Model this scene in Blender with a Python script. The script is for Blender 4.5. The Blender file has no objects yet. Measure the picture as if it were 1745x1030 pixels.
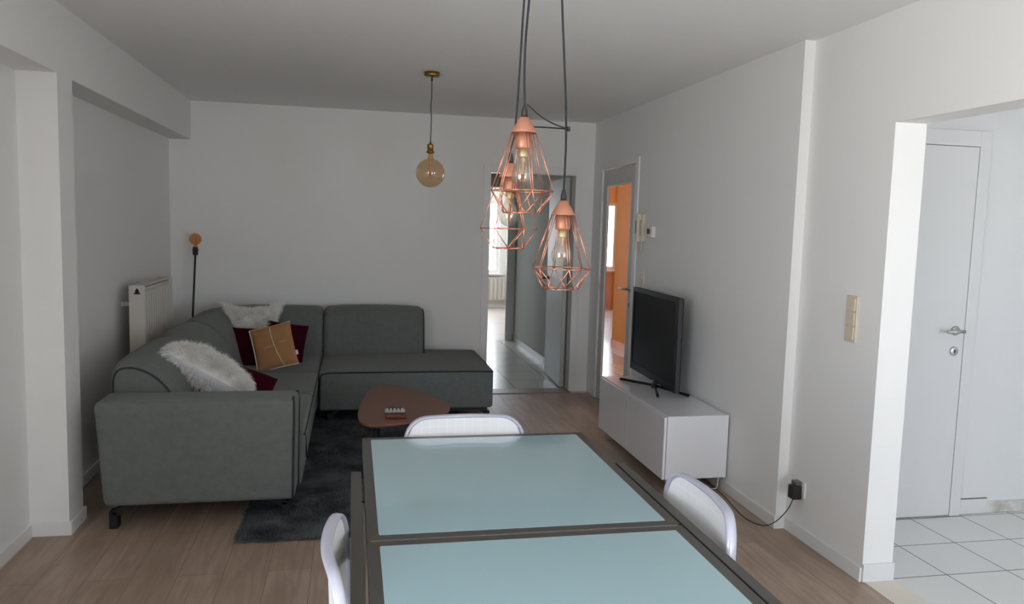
import bpy, bmesh, math, random
from mathutils import Vector, Matrix
random.seed(7)
S = bpy.context.scene
COL = S.collection
PI = math.pi

# ------------------------------------------------------------------ camera
YAW, PITCH, ROLL, FPX, CAMH = 0.2038, -0.0987, 0.0284, 1327.7, 1.5793
cam_d = bpy.data.cameras.new('camera'); cam = bpy.data.objects.new('camera', cam_d); COL.objects.link(cam)
F0 = Vector((math.sin(YAW), math.cos(YAW), 0)); R0 = Vector((math.cos(YAW), -math.sin(YAW), 0)); U0 = Vector((0, 0, 1))
Fv = F0*math.cos(PITCH) + U0*math.sin(PITCH); Uv = -F0*math.sin(PITCH) + U0*math.cos(PITCH)
Rr = R0*math.cos(ROLL) + Uv*math.sin(ROLL); Ur = -R0*math.sin(ROLL) + Uv*math.cos(ROLL)
M = Matrix((Rr, Ur, -Fv)).transposed().to_4x4(); M.translation = Vector((0, 0, CAMH))
cam.matrix_world = M
cam_d.sensor_width = 36; cam_d.lens = FPX*36/1745; cam_d.clip_start = .05
S.camera = cam
# ------------------------------------------------------------------ colour management / exposure
S.view_settings.view_transform = 'Standard'; S.view_settings.look = 'None'
S.view_settings.gamma = 1; S.view_settings.use_curve_mapping = False
S.view_settings.exposure = 1.3
# ------------------------------------------------------------------ sky
SKY = 5.5
w = bpy.data.worlds.new('sky'); S.world = w; w.use_nodes = True
nt = w.node_tree; bg = nt.nodes['Background']
tc = nt.nodes.new('ShaderNodeTexCoord'); sx = nt.nodes.new('ShaderNodeSeparateXYZ')
rp = nt.nodes.new('ShaderNodeValToRGB'); mr = nt.nodes.new('ShaderNodeMapRange')
nt.links.new(tc.outputs['Generated'], sx.inputs[0]); nt.links.new(sx.outputs['Z'], mr.inputs['Value'])
mr.inputs['From Min'].default_value = -1
nt.links.new(mr.outputs[0], rp.inputs[0]); nt.links.new(rp.outputs[0], bg.inputs[0])
e = rp.color_ramp.elements
e[0].position = .47; e[0].color = (1.05, 1.06, 1.06, 1)
e[1].position = .53; e[1].color = (.74, .81, .92, 1)
bg.inputs[1].default_value = SKY

def portal(name, x0, x1, z0, z1, y, ndir):
    L = bpy.data.lights.new(name, 'AREA'); L.shape = 'RECTANGLE'; L.size = x1-x0; L.size_y = z1-z0
    L.energy = 1; L.cycles.is_portal = True
    o = bpy.data.objects.new(name, L); COL.objects.link(o)
    o.location = ((x0+x1)/2, y, (z0+z1)/2); o.rotation_euler = (PI/2*ndir, 0, 0)   # ndir +1: shines to +y ; -1: to -y
FRONT = -2.3
WIN = [(1.0, 2.08, .02, 1.85), (3.9, 5.5, .6, 2.2)]
LWIN = (-1.5, .6, .3, 2.25)      # window in the left wall, beside the camera (y0, y1, z0, z1)
portal('window_daylight', *WIN[0], FRONT-.13, 1)
portal('window_daylight', *WIN[1], FRONT-.13, 1)
FARW = [(.30, 2.74, .66, 2.02), (3.9, 5.07, .76, 2.06)]  # left window widened out of view to bring more light into the far room
for px_, ya, yb, za, zb_, sg in ((-1.66, *LWIN, -1), (-.32, 12.5, 13.6, 1.0, 2.0, -1), (3.57, 7.3, 8.3, 1.2, 2.0, 1)):  # last two are unseen openings, added to brighten the far and orange rooms
    L = bpy.data.lights.new('window_daylight', 'AREA'); L.shape = 'RECTANGLE'; L.size = zb_-za; L.size_y = yb-ya; L.energy = 1; L.cycles.is_portal = True
    o = bpy.data.objects.new('window_daylight', L); COL.objects.link(o); o.location = (px_, (ya+yb)/2, (za+zb_)/2); o.rotation_euler = (0, PI/2*sg, 0)
portal('window_daylight', *FARW[0], 14.66, -1)
portal('window_daylight', *FARW[1], 14.66, -1)

# ------------------------------------------------------------------ materials
def srgb(r, g, b):
    f = lambda c: (c/255/12.92) if c/255 <= .04045 else ((c/255+.055)/1.055)**2.4
    return (f(r), f(g), f(b), 1)
def mat(name, col, rough=.6, metal=0, bump=0, bscale=200, var=0, vscale=5, spec=.5, coat=0, sheen=0, coatr=.05, vcol=None, coatior=1.5):
    m = bpy.data.materials.new(name); m.use_nodes = True; t = m.node_tree; p = t.nodes['Principled BSDF']
    p.inputs['Base Color'].default_value = col; p.inputs['Roughness'].default_value = rough
    p.inputs['Metallic'].default_value = metal; p.inputs['Specular IOR Level'].default_value = spec
    p.inputs['Coat Weight'].default_value = coat; p.inputs['Coat Roughness'].default_value = coatr
    p.inputs['Sheen Weight'].default_value = sheen; p.inputs['Coat IOR'].default_value = coatior
    tc = t.nodes.new('ShaderNodeTexCoord')
    if var or vcol:
        n = t.nodes.new('ShaderNodeTexNoise'); n.inputs['Scale'].default_value = vscale; n.inputs['Detail'].default_value = 6
        t.links.new(tc.outputs['Object'], n.inputs['Vector'])
        mx = t.nodes.new('ShaderNodeMix'); mx.data_type = 'RGBA'
        c2 = vcol if vcol else tuple(c*(1-var) for c in col[:3])+(1,)
        mx.inputs[6].default_value = col; mx.inputs[7].default_value = c2
        r = t.nodes.new('ShaderNodeMapRange'); r.inputs['From Min'].default_value = .35; r.inputs['From Max'].default_value = .65
        t.links.new(n.outputs['Fac'], r.inputs['Value']); t.links.new(r.outputs[0], mx.inputs[0]); t.links.new(mx.outputs[2], p.inputs['Base Color'])
    if bump:
        n = t.nodes.new('ShaderNodeTexNoise'); n.inputs['Scale'].default_value = bscale; n.inputs['Detail'].default_value = 3
        t.links.new(tc.outputs['Object'], n.inputs['Vector'])
        b = t.nodes.new('ShaderNodeBump'); b.inputs['Strength'].default_value = bump; b.inputs['Distance'].default_value = .004
        t.links.new(n.outputs['Fac'], b.inputs['Height']); t.links.new(b.outputs[0], p.inputs['Normal'])
    return m
def tilemat(name, c1, c2, mortar, w, h, ox, oy, msize, rough, swap=False, offset=0.0, grain=0, coat=0, gcol=None, plane='xy'):
    m = bpy.data.materials.new(name); m.use_nodes = True; t = m.node_tree; p = t.nodes['Principled BSDF']
    tc = t.nodes.new('ShaderNodeTexCoord'); s = t.nodes.new('ShaderNodeSeparateXYZ'); c = t.nodes.new('ShaderNodeCombineXYZ')
    t.links.new(tc.outputs['Object'], s.inputs[0])
    a, b2 = plane
    a, b2 = a.upper(), b2.upper()
    if swap: a, b2 = b2, a
    def off(sock, v):
        n = t.nodes.new('ShaderNodeMath'); n.operation = 'SUBTRACT'; n.inputs[1].default_value = v; t.links.new(sock, n.inputs[0]); return n.outputs[0]
    t.links.new(off(s.outputs[a], ox), c.inputs[0]); t.links.new(off(s.outputs[b2], oy), c.inputs[1])
    br = t.nodes.new('ShaderNodeTexBrick'); t.links.new(c.outputs[0], br.inputs['Vector'])
    br.inputs['Color1'].default_value = c1; br.inputs['Color2'].default_value = c2; br.inputs['Mortar'].default_value = mortar
    br.inputs['Scale'].default_value = 1; br.inputs['Brick Width'].default_value = w; br.inputs['Row Height'].default_value = h
    br.inputs['Mortar Size'].default_value = msize; br.inputs['Mortar Smooth'].default_value = .2; br.offset = offset; br.squash = 1
    out = br.outputs['Color']
    if grain:
        mp = t.nodes.new('ShaderNodeMapping'); mp.inputs['Scale'].default_value = (1.2, 14, 1)
        t.links.new(c.outputs[0], mp.inputs[0])
        n = t.nodes.new('ShaderNodeTexNoise'); n.inputs['Scale'].default_value = 1.7; n.inputs['Detail'].default_value = 8; n.inputs['Distortion'].default_value = 1.2
        t.links.new(mp.outputs[0], n.inputs['Vector'])
        n2 = t.nodes.new('ShaderNodeTexNoise'); n2.inputs['Scale'].default_value = 3.2; n2.inputs['Detail'].default_value = 4
        mp2 = t.nodes.new('ShaderNodeMapping'); mp2.inputs['Scale'].default_value = (.8, 2.4, 1); t.links.new(c.outputs[0], mp2.inputs[0]); t.links.new(mp2.outputs[0], n2.inputs['Vector'])
        ad = t.nodes.new('ShaderNodeMath'); ad.operation = 'MULTIPLY'; t.links.new(n.outputs['Fac'], ad.inputs[0]); t.links.new(n2.outputs['Fac'], ad.inputs[1])
        r = t.nodes.new('ShaderNodeMapRange'); r.inputs['From Min'].default_value = .14; r.inputs['From Max'].default_value = .36
        r.inputs['To Min'].default_value = grain; r.inputs['To Max'].default_value = 0
        t.links.new(ad.outputs[0], r.inputs['Value'])
        mx = t.nodes.new('ShaderNodeMix'); mx.data_type = 'RGBA'; t.links.new(r.outputs[0], mx.inputs[0])
        t.links.new(out, mx.inputs[6]); mx.inputs[7].default_value = gcol; out = mx.outputs[2]
    t.links.new(out, p.inputs['Base Color']); p.inputs['Roughness'].default_value = rough; p.inputs['Coat Weight'].default_value = coat
    return m
def glassmat(name, tint, refl=.07, ior=1.45):
    m = bpy.data.materials.new(name); m.use_nodes = True; t = m.node_tree; t.nodes.remove(t.nodes['Principled BSDF'])
    o = t.nodes['Material Output']; tr = t.nodes.new('ShaderNodeBsdfTransparent'); tr.inputs[0].default_value = tint
    g = t.nodes.new('ShaderNodeBsdfGlossy'); g.inputs['Roughness'].default_value = .02
    lw = t.nodes.new('ShaderNodeLayerWeight'); lw.inputs['Blend'].default_value = .5
    pw = t.nodes.new('ShaderNodeMath'); pw.operation = 'POWER'; pw.inputs[1].default_value = 4; t.links.new(lw.outputs['Facing'], pw.inputs[0])
    f = t.nodes.new('ShaderNodeMapRange'); f.inputs['To Min'].default_value = refl; f.inputs['To Max'].default_value = .6; t.links.new(pw.outputs[0], f.inputs['Value'])
    mx = t.nodes.new('ShaderNodeMixShader'); t.links.new(f.outputs[0], mx.inputs[0]); t.links.new(tr.outputs[0], mx.inputs[1]); t.links.new(g.outputs[0], mx.inputs[2])
    t.links.new(mx.outputs[0], o.inputs[0]); return m

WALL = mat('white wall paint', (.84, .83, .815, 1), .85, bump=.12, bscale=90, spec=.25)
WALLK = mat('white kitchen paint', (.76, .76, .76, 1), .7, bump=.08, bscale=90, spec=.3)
CEIL = mat('white ceiling paint', (.90, .89, .88, 1), .9, bump=.1, bscale=60, spec=.2)
TRIM = mat('white satin trim', (.80, .79, .78, 1), .4)
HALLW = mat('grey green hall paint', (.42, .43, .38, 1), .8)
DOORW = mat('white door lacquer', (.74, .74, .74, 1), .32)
GDOOR = mat('grey white door lacquer', (.60, .59, .57, 1), .4)
ORANGE = mat('orange wall paint', (.74, .29, .0, 1), .7, bump=.08, bscale=80)
WOOD = tilemat('oak laminate planks', srgb(182, 160, 143), srgb(170, 149, 131), srgb(128, 108, 93), 1.38, .19, -1.5, 0.02, .0018, .42, swap=True, offset=.37, grain=.6, gcol=srgb(132, 110, 94))
TILE = tilemat('white kitchen tiles', (.80, .80, .78, 1), (.76, .76, .75, 1), (.12, .12, .12, 1), .33, .33, 3.08, .06, .0035, .25)
HTILE = tilemat('grey hall tiles', (.66, .66, .63, 1), (.62, .62, .60, 1), (.14, .14, .13, 1), .42, .42, 1.56, 7.27, .005, .2)
PALEW = mat('pale wood floor', srgb(196, 182, 174), .35, var=.15, vscale=3)
METAL = mat('brushed steel', (.55, .54, .53, 1), .3, 1)
CHROME = mat('chrome', (.85, .85, .85, 1), .25, 1)
DMETAL = mat('dark painted metal', (.015, .016, .017, 1), .5, spec=.3)
BLACK = mat('black plastic', (.018, .018, .02, 1), .4)
SOFA = mat('grey woven sofa fabric', srgb(111, 115, 112), .92, bump=.5, bscale=420, vcol=srgb(105, 109, 106), vscale=30, sheen=.15, spec=.2)
PIPE = mat('black piping', (.02, .02, .025, 1), .7)
TABLEM = mat('gunmetal table frame', (.115, .108, .10, 1), .38, .55)
TGLASS = mat('frosted sea green glass', srgb(164, 196, 204), .30, coat=1, coatr=.015, spec=.5, coatior=1.75, var=.03, vscale=1.2)
COPPER = mat('copper wire', srgb(218, 144, 116), .25, .8)
COPPERC = mat('matt copper cap', srgb(190, 130, 106), .45, .4)
BRASS = mat('aged brass', srgb(150, 118, 62), .35, .9)
BRASSL = mat('light brass', srgb(190, 172, 130), .5, .6)
CORD = mat('dark fabric cord', (.02, .022, .024, 1), .8)
CLEARG = glassmat('clear bulb glass', (.93, .90, .85, 1), .18)
AMBERG = glassmat('amber bulb glass', (.90, .76, .60, 1))
FILAM = mat('filament', srgb(220, 150, 90), .4, .5)
PANE = glassmat('clear window glass', (.97, .98, .98, 1), .02)
CREAM = mat('cream plastic', srgb(214, 200, 180), .45)
WPLAST = mat('white plastic', srgb(222, 220, 214), .4)
RADM = mat('white radiator enamel', srgb(210, 204, 196), .45)
BENCHM = mat('white gloss lacquer', (.84, .84, .87, 1), .22, coat=.6)
TVSCR = mat('television screen', (.004, .004, .005, 1), .2, spec=.08)
TVBEZ = mat('television bezel', (.012, .012, .013, 1), .5, spec=.08)
TVEDGE = mat('clear grey television edge', (.05, .05, .055, 1), .3, .1)
CTABLE = mat('brown coffee table laminate', srgb(116, 68, 46), .42, var=.10, vscale=2)
REDB = mat('dark red plastic', srgb(96, 28, 12), .4)
SILVER = mat('silver plastic', srgb(165, 165, 165), .35, .4)
RUGM = mat('charcoal shag', srgb(98, 103, 104), 1, vcol=srgb(62, 66, 68), vscale=5, spec=.1)
FUR = mat('ivory fur', srgb(254, 252, 247), .9, spec=.2, var=.03, vscale=9)
SATIN = mat('white satin lining', srgb(222, 221, 229), .4, bump=1.0, bscale=28)
BURG = mat('burgundy velvet', srgb(60, 5, 24), .9, spec=.08, bump=.2, bscale=120)
TAN = mat('tan suede', srgb(176, 128, 84), .9, var=.12, vscale=10, bump=.2, bscale=200)
SHEAR = mat('cream shearling', srgb(226, 214, 194), .95, bump=.5, bscale=90)
CHFR = mat('lilac grey lacquered tube', srgb(196, 196, 212), .28, .15, coat=.3)
FROST = mat('clear smoky plastic', (.12, .12, .12, 1), .2)
GREYD = mat('worn plaster', srgb(224, 222, 216), .8, vcol=srgb(186, 182, 174), vscale=14)
_t = FUR.node_tree; _tl = _t.nodes.new('ShaderNodeBsdfTranslucent'); _tl.inputs[0].default_value = (1, .99, .96, 1); _mx = _t.nodes.new('ShaderNodeMixShader'); _mx.inputs[0].default_value = .12
_t.links.new(_t.nodes['Principled BSDF'].outputs[0], _mx.inputs[1]); _t.links.new(_tl.outputs[0], _mx.inputs[2]); _t.links.new(_mx.outputs[0], _t.nodes['Material Output'].inputs[0])
# chair mesh : fine woven white net with visible grid
def netmat():
    m = mat('white woven net', (.88, .88, .88, 1), .5, spec=.3)
    t = m.node_tree; p = t.nodes['Principled BSDF']
    tc = t.nodes.new('ShaderNodeTexCoord'); s = t.nodes.new('ShaderNodeSeparateXYZ'); t.links.new(tc.outputs['Object'], s.inputs[0])
    c = t.nodes.new('ShaderNodeCombineXYZ'); t.links.new(s.outputs['X'], c.inputs[0]); t.links.new(s.outputs['Z'], c.inputs[1])
    br = t.nodes.new('ShaderNodeTexBrick'); t.links.new(c.outputs[0], br.inputs['Vector']); br.offset = 0
    br.inputs['Scale'].default_value = 1; br.inputs['Brick Width'].default_value = .034; br.inputs['Row Height'].default_value = .034
    br.inputs['Mortar Size'].default_value = .0018
    br.inputs['Color1'].default_value = (.90, .90, .90, 1); br.inputs['Color2'].default_value = (.89, .89, .89, 1); br.inputs['Mortar'].default_value = (.95, .95, .96, 1)
    t.links.new(br.outputs['Color'], p.inputs['Base Color'])
    p.inputs['Transmission Weight'].default_value = 0
    return m
NET = netmat()

# ------------------------------------------------------------------ mesh helpers
def obj(name, bm, m, parent=None, smooth=False, bevel=0, loc=None):
    bmesh.ops.recalc_face_normals(bm, faces=bm.faces)
    me = bpy.data.meshes.new(name); bm.to_mesh(me); bm.free()
    me.materials.append(m)
    if smooth:
        for f in me.polygons: f.use_smooth = True
    o = bpy.data.objects.new(name, me); COL.objects.link(o)
    if parent: o.parent = parent
    if bevel:
        b = o.modifiers.new('bevel', 'BEVEL'); b.width = bevel; b.segments = 3; b.limit_method = 'ANGLE'; b.harden_normals = False
    if loc: o.location = loc
    return o
def tag(o, label, cat, group=None):
    o['label'] = label; o['category'] = cat
    if group: o['group'] = group
    return o
def thing(name, label, cat, loc=(0, 0, 0), rz=0, group=None):
    o = bpy.data.objects.new(name, None); COL.objects.link(o); o.location = loc; o.rotation_euler = (0, 0, rz); o.empty_display_size = .1
    return tag(o, label, cat, group)
def struct(o, label=None):
    o['kind'] = 'structure'
    if label: o['label'] = label
    return o
def box(bm, x0, x1, y0, y1, z0, z1):
    v = [bm.verts.new(p) for p in ((x0, y0, z0), (x1, y0, z0), (x1, y1, z0), (x0, y1, z0), (x0, y0, z1), (x1, y0, z1), (x1, y1, z1), (x0, y1, z1))]
    for q in ((0, 3, 2, 1), (4, 5, 6, 7), (0, 1, 5, 4), (1, 2, 6, 5), (2, 3, 7, 6), (3, 0, 4, 7)): bm.faces.new([v[i] for i in q])
    return v
def B(*boxes):
    bm = bmesh.new()
    for b in boxes: box(bm, *b)
    return bm
def loft(bm, rings, cap=True, closed=False):
    R = [[bm.verts.new(p) for p in r] for r in rings]; n = len(R[0])
    prs = list(zip(R, R[1:])) + ([(R[-1], R[0])] if closed else [])
    for a, b in prs:
        for i in range(n): bm.faces.new((a[i], a[(i+1) % n], b[(i+1) % n], b[i]))
    if cap and not closed: bm.faces.new(R[0][::-1]); bm.faces.new(R[-1])
def smoothpts(pts, it=2, closed=False):
    for _ in range(it):
        o = []
        n = len(pts)
        for i in range(n if closed else n-1):
            a, b = Vector(pts[i]), Vector(pts[(i+1) % n]); o += [a*.75+b*.25, a*.25+b*.75]
        if not closed: o = [Vector(pts[0])] + o + [Vector(pts[-1])]
        pts = o
    return pts
def tube(bm, pts, r, n=8, closed=False):
    pts = [Vector(p) for p in pts]; rings = []; N = len(pts); up = None
    for i, p in enumerate(pts):
        if closed: t = (pts[(i+1) % N]-pts[i-1])
        else: t = pts[min(i+1, N-1)]-pts[max(i-1, 0)]
        t.normalize()
        if up is None:
            up = Vector((0, 0, 1)) if abs(t.z) < .9 else Vector((1, 0, 0))
        u = (up - t*up.dot(t)); u.normalize(); up = u; v = t.cross(u)
        rr = r(i/(N-1)) if callable(r) else r
        rings.append([p+u*math.cos(2*PI*k/n)*rr+v*math.sin(2*PI*k/n)*rr for k in range(n)])
    loft(bm, rings, closed=closed)
def lathe(bm, prof, c=(0, 0, 0), n=24, axis='z'):
    rings = []
    for r, h in prof:
        r = max(r, .0002); ring = []
        for k in range(n):
            a = 2*PI*k/n; p = (r*math.cos(a), r*math.sin(a), h)
            if axis == 'x': p = (h, r*math.cos(a), r*math.sin(a))
            if axis == 'y': p = (r*math.cos(a), h, r*math.sin(a))
            ring.append((p[0]+c[0], p[1]+c[1], p[2]+c[2]))
        rings.append(ring)
    loft(bm, rings)
def prism(bm, poly, z0, z1):
    loft(bm, [[(x, y, z0) for x, y in poly], [(x, y, z1) for x, y in poly]])
def copy_tree(o, parent=None):
    c = o.copy(); COL.objects.link(c); c.parent = parent
    for ch in list(o.children): copy_tree(ch, c)
    return c

# ------------------------------------------------------------------ room shell
H = 2.55
XB, XL, XR, XR2, YB, ZB = -1.35, -1.525, 2.232, 2.29, 7.136, 2.224
YCN, YCF, YS, YO, ZT, XJ = 4.054, 4.256, 3.67, 3.021, 2.067, 2.445
OPN = .55            # near end of the kitchen opening
struct(obj('floor', B((XL-.1, XJ-.145, FRONT-.1, 7.05, -.1, 0)), WOOD), 'warm brown oak laminate floor of the living room')
struct(obj('floor', B((XL-.12, 5.9, FRONT-.12, 14.7, -.2, -.1)), mat('concrete slab', (.3, .3, .3, 1), .9)), 'concrete slab under the flooring')  # unseen, added to stop sky light leaking up through floor gaps
struct(obj('trim_1', B((2.30, XJ+.01, OPN, YS, -.1, .002)), mat('beige threshold', srgb(230, 222, 208), .5, var=.05)), 'beige threshold strip between laminate and kitchen tiles')
struct(obj('floor', B((XJ+.01, 5.6, FRONT-.1, 3.74, -.1, 0)), TILE), 'white square tiled kitchen floor')
struct(obj('ceiling', B((XL-.12, 5.72, FRONT-.12, 3.84, H, H+.12), (XL-.12, 3.55, 3.84, 7.26, H, H+.12)), CEIL), 'white ceiling')
struct(obj('wall_left', B((XL-.12, XL, FRONT-.12, LWIN[0], -.1, H), (XL-.12, XL, LWIN[1], YB, -.1, H), (XL-.12, XL, LWIN[0], LWIN[1], -.1, LWIN[2]), (XL-.12, XL, LWIN[0], LWIN[1], LWIN[3], H)), WALL), 'white left wall')
struct(obj('trim_2', B((XL, XB, FRONT, YB, ZB, H)), WALL), 'white ceiling beam along the left wall')
struct(obj('trim_3', B((XL, XB, YCN, YCF, 0, ZB)), WALL), 'white pier on the left wall under the beam')
# back wall with the doorway to the hall
DX0, DX1, DZ = 1.232, 2.066, 2.066
struct(obj('wall_back', B((XL-.12, DX0, YB, YB+.12, 0, H), (DX1, 2.30, YB, YB+.12, 0, H), (DX0, DX1, YB, YB+.12, DZ, H)), WALL), 'white back wall')
# right wall, far part with the glass door, then the near part with the kitchen opening
GY0, GY1, GZ = 6.0, 6.845, 2.10
struct(obj('wall_right', B((XR, XR+.1, YS, 5.7, 0, H), (XR, XR+.05, 5.7, GY0, 0, H), (XR, XR+.05, GY1, YB+.12, 0, H), (XR, XR+.05, GY0, GY1, GZ, H),
                           (XR2, XJ, YO, YS, 0, H), (XR2, XJ, OPN, YO, ZT, H), (XR2, XJ, FRONT, OPN, 0, H)), WALL), 'white right wall with kitchen opening')
# window wall behind the camera
def facade(x0, x1, y0, y1, wins, m, label):
    bs = []; x = x0
    for a, b, c, d in wins:
        bs += [(x, a, y0, y1, -.1, H), (a, b, y0, y1, -.1, c), (a, b, y0, y1, d, H)]; x = b
    bs.append((x, x1, y0, y1, -.1, H)); return struct(obj('wall_front', B(*bs), m), label)
facade(XL-.12, 5.72, FRONT-.12, FRONT, WIN, mat('taupe curtain wall', srgb(120, 110, 100), .9), 'taupe window wall behind the camera')  # unseen wall, colour darkened so it throws less light back
wn = 0
def window(x0, x1, z0, z1, y, mull, sill=None):
    global wn; wn += 1
    r = bpy.data.objects.new('window_%d' % wn, None); COL.objects.link(r); r.location = (x0, y, z0); struct(r)
    W_, H_ = x1-x0, z1-z0; t = .06
    bs = [(0, W_, 0, .06, 0, t), (0, W_, 0, .06, H_-t, H_), (0, t, 0, .06, t, H_-t), (W_-t, W_, 0, .06, t, H_-t)]
    for k in range(1, mull): xx = W_*k/mull; bs.append((xx-t/2, xx+t/2, 0, .06, t, H_-t))
    obj('window_frame', B(*bs), TRIM, r); obj('pane', B((t*.8, W_-t*.8, .025, .033, t*.8, H_-t*.8)), PANE, r)
    if sill: obj('window_sill', B((-.05, W_+.05, sill[0], sill[1], -.04, -.005)), TRIM, r)
    return r
window(*WIN[0], FRONT-.1, 2); window(*WIN[1], FRONT-.1, 2)
lw_ = window(0, LWIN[1]-LWIN[0], LWIN[2], LWIN[3], 0, 2); lw_.location = (XL-.03, LWIN[0], LWIN[2]); lw_.rotation_euler = (0, 0, PI/2)
# kitchen
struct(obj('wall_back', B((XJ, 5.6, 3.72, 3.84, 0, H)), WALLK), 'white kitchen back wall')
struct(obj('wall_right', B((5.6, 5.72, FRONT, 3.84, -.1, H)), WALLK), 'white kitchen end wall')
# baseboards
bh, bt = .068, .013
bb = [('left', B((XL, XL+bt, FRONT, YCN-bt, 0, bh))), ('left', B((XL, XB+bt, YCN-bt, YCN, 0, bh), (XB, XB+bt, YCN, YCF+bt, 0, bh), (XL, XB, YCF, YCF+bt, 0, bh))),
      ('left', B((XL, XL+bt, YCF+bt, YB, 0, bh))), ('back', B((XL+bt, 1.17, YB-bt, YB, 0, bh))),
      ('right', B((XR-bt, XR, YS-bt, 5.92, 0, bh), (XR, XR2, YS-bt, YS, 0, bh))), ('right', B((XR2-bt, XR2, YO-.002, YS-bt, 0, bh)))]
for s, bm in bb: struct(obj('baseboard_'+s, bm, TRIM, bevel=.003), 'white painted baseboard')
struct(obj('trim_4', B((XR2-.001, XJ+.006, YO-.011, YO, .002, .085)), DOORW, bevel=.002), 'white tile base on the kitchen jamb')
struct(obj('trim_5', B((3.405, 3.59, 3.708, 3.72, .002, .088)), DOORW, bevel=.002), 'white skirting tile beside the kitchen door')
struct(obj('trim_12', B((3.401, 3.594, 3.713, 3.7195, .0, .092)), mat('dark grout', (.15, .15, .15, 1), .8)), 'dark grout around the skirting tile')
struct(obj('trim_6', B((3.594, 5.6, 3.714, 3.72, .002, .07)), GREYD), 'worn skirting along the kitchen wall')

# ------------------------------------------------------------------ back doorway to the hall
struct(obj('trim_7', B((1.178, 1.245, YB-.012, YB, 0, 2.13), (2.052, 2.118, YB-.012, YB, 0, 2.13), (1.245, 2.052, YB-.012, YB, 2.062, 2.13),
                       (DX0, 1.245, YB, YB+.12, 0, DZ), (2.052, DX1, YB, YB+.12, 0, DZ), (1.245, 2.052, YB, YB+.12, 2.054, DZ)), TRIM, bevel=.002), 'white frame of the hall doorway')
struct(obj('trim_8', B((1.245, 2.052, 7.05, 7.24, -.02, .006)), mat('grey brown threshold', srgb(140, 128, 116), .4)), 'door sill of the hall doorway')
def root_struct(name, loc, rz=0, label=None):
    r = bpy.data.objects.new(name, None); COL.objects.link(r); r.location = loc; r.rotation_euler = (0, 0, rz); struct(r, label); return r
def lever(parent, sgn=1, length=.125, r=.0085, side=1, m=METAL):
    """local: door face at y=0, handle stands out to -y; lever runs to sgn*x"""
    bm = bmesh.new(); lathe(bm, [(.0, 0), (.026, 0), (.026, -.006), (.022, -.009), (.010, -.010), (.010, -.045), (0, -.045)], axis='y', n=20)
    o = obj('door_handle', bm, m, parent, True)
    bm = bmesh.new(); tube(bm, [(-sgn*.02, -.048, 0), (sgn*length, -.048, 0)], r, 12)
    obj('handle_bar', bm, m, o, True); return o
def escutcheon(parent, m=METAL):
    bm = bmesh.new(); lathe(bm, [(0, 0), (.025, 0), (.025, -.006), (.02, -.008), (0, -.008)], axis='y', n=20)
    o = obj('keyhole_plate', bm, m, parent, True)
    obj('keyhole', B((-.004, .004, -.0095, -.0075, -.010, .008)), BLACK, o); return o
# open hall door leaf : hinge (2.05,7.26) to (2.09,8.06)
d1 = root_struct('door_1', (2.036, 7.262, 0), math.atan2(.80, .045), 'white hall door standing open')
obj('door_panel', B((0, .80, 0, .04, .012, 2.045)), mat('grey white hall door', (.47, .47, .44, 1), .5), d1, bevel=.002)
h = lever(d1, -1, .11, m=DMETAL); h.location = (.74, 0, 1.03)
h.rotation_euler = (0, 0, PI); h.location = (.74, .04, 1.03)
h2 = escutcheon(d1, DMETAL); h2.rotation_euler = (0, 0, PI); h2.location = (.74, .04, .93)
# ------------------------------------------------------------------ hall, far rooms
struct(obj('floor', B((-.2, 3.55, 7.05, 10.42, -.1, 0), (3.55, 5.8, 9.9, 10.42, -.1, 0)), HTILE), 'grey white tiled hall floor')
struct(obj('floor', B((2.30, 3.55, 4.6, 7.05, -.1, 0)), HTILE), 'tiled floor behind the glass door')
struct(obj('floor', B((-.2, 5.8, 10.42, 14.6, -.1, 0)), PALEW), 'pale wooden floor of the far room')
struct(obj('ceiling', B((-.3, 3.55, 7.26, 9.8, H, H+.1), (-.3, 5.9, 9.8, 14.8, H, H+.1)), CEIL), 'hall ceiling')
struct(obj('ceiling', B((XR+.1, 3.43, 4.6, 9.9, H-.05, H-.0005)), ORANGE), 'ceiling behind the glass door')
struct(obj('wall_left', B((-.3, -.2, 7.256, 12.5, -.1, H), (-.3, -.2, 13.6, 14.7, -.1, H), (-.3, -.2, 12.5, 13.6, -.1, 1.0), (-.3, -.2, 12.5, 13.6, 2.0, H)), HALLW), 'hall end wall')  # unseen opening added in this wall to light the far room
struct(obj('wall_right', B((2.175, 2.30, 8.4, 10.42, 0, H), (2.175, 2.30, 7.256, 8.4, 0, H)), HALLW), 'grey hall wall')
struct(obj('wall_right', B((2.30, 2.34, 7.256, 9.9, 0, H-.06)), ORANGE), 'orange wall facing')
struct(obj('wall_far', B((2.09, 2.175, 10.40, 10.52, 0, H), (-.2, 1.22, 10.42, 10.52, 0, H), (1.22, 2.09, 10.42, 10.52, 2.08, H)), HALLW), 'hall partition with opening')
struct(obj('trim_9', B((2.06, 2.175, 10.385, 10.40, 0, 2.14), (1.15, 1.22, 10.40, 10.42, 0, 2.14)), TRIM), 'pale frame of the far opening')
struct(obj('baseboard_right', B((2.163, 2.175, 8.1, 10.38, 0, .075)), mat('hall tile skirting', srgb(168, 166, 158), .4)), 'skirting tiles in the hall')
struct(obj('wall_right', B((3.43, 3.55, 4.6, 7.3, 0, H), (3.43, 3.55, 8.3, 9.9, 0, H), (3.43, 3.55, 7.3, 8.3, 0, 1.2), (3.43, 3.55, 7.3, 8.3, 2.0, H)), ORANGE), 'orange wall behind the glass door')  # unseen opening added in this wall to light the orange room
struct(obj('wall_front', B((XR+.1, 3.43, 4.5, 4.6, 0, H)), ORANGE), 'orange end wall')
struct(obj('baseboard_right', B((3.418, 3.43, 4.6, 9.9, 0, .10)), mat('peach skirting', srgb(232, 150, 96), .4)), 'peach skirting on the orange wall')
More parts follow.
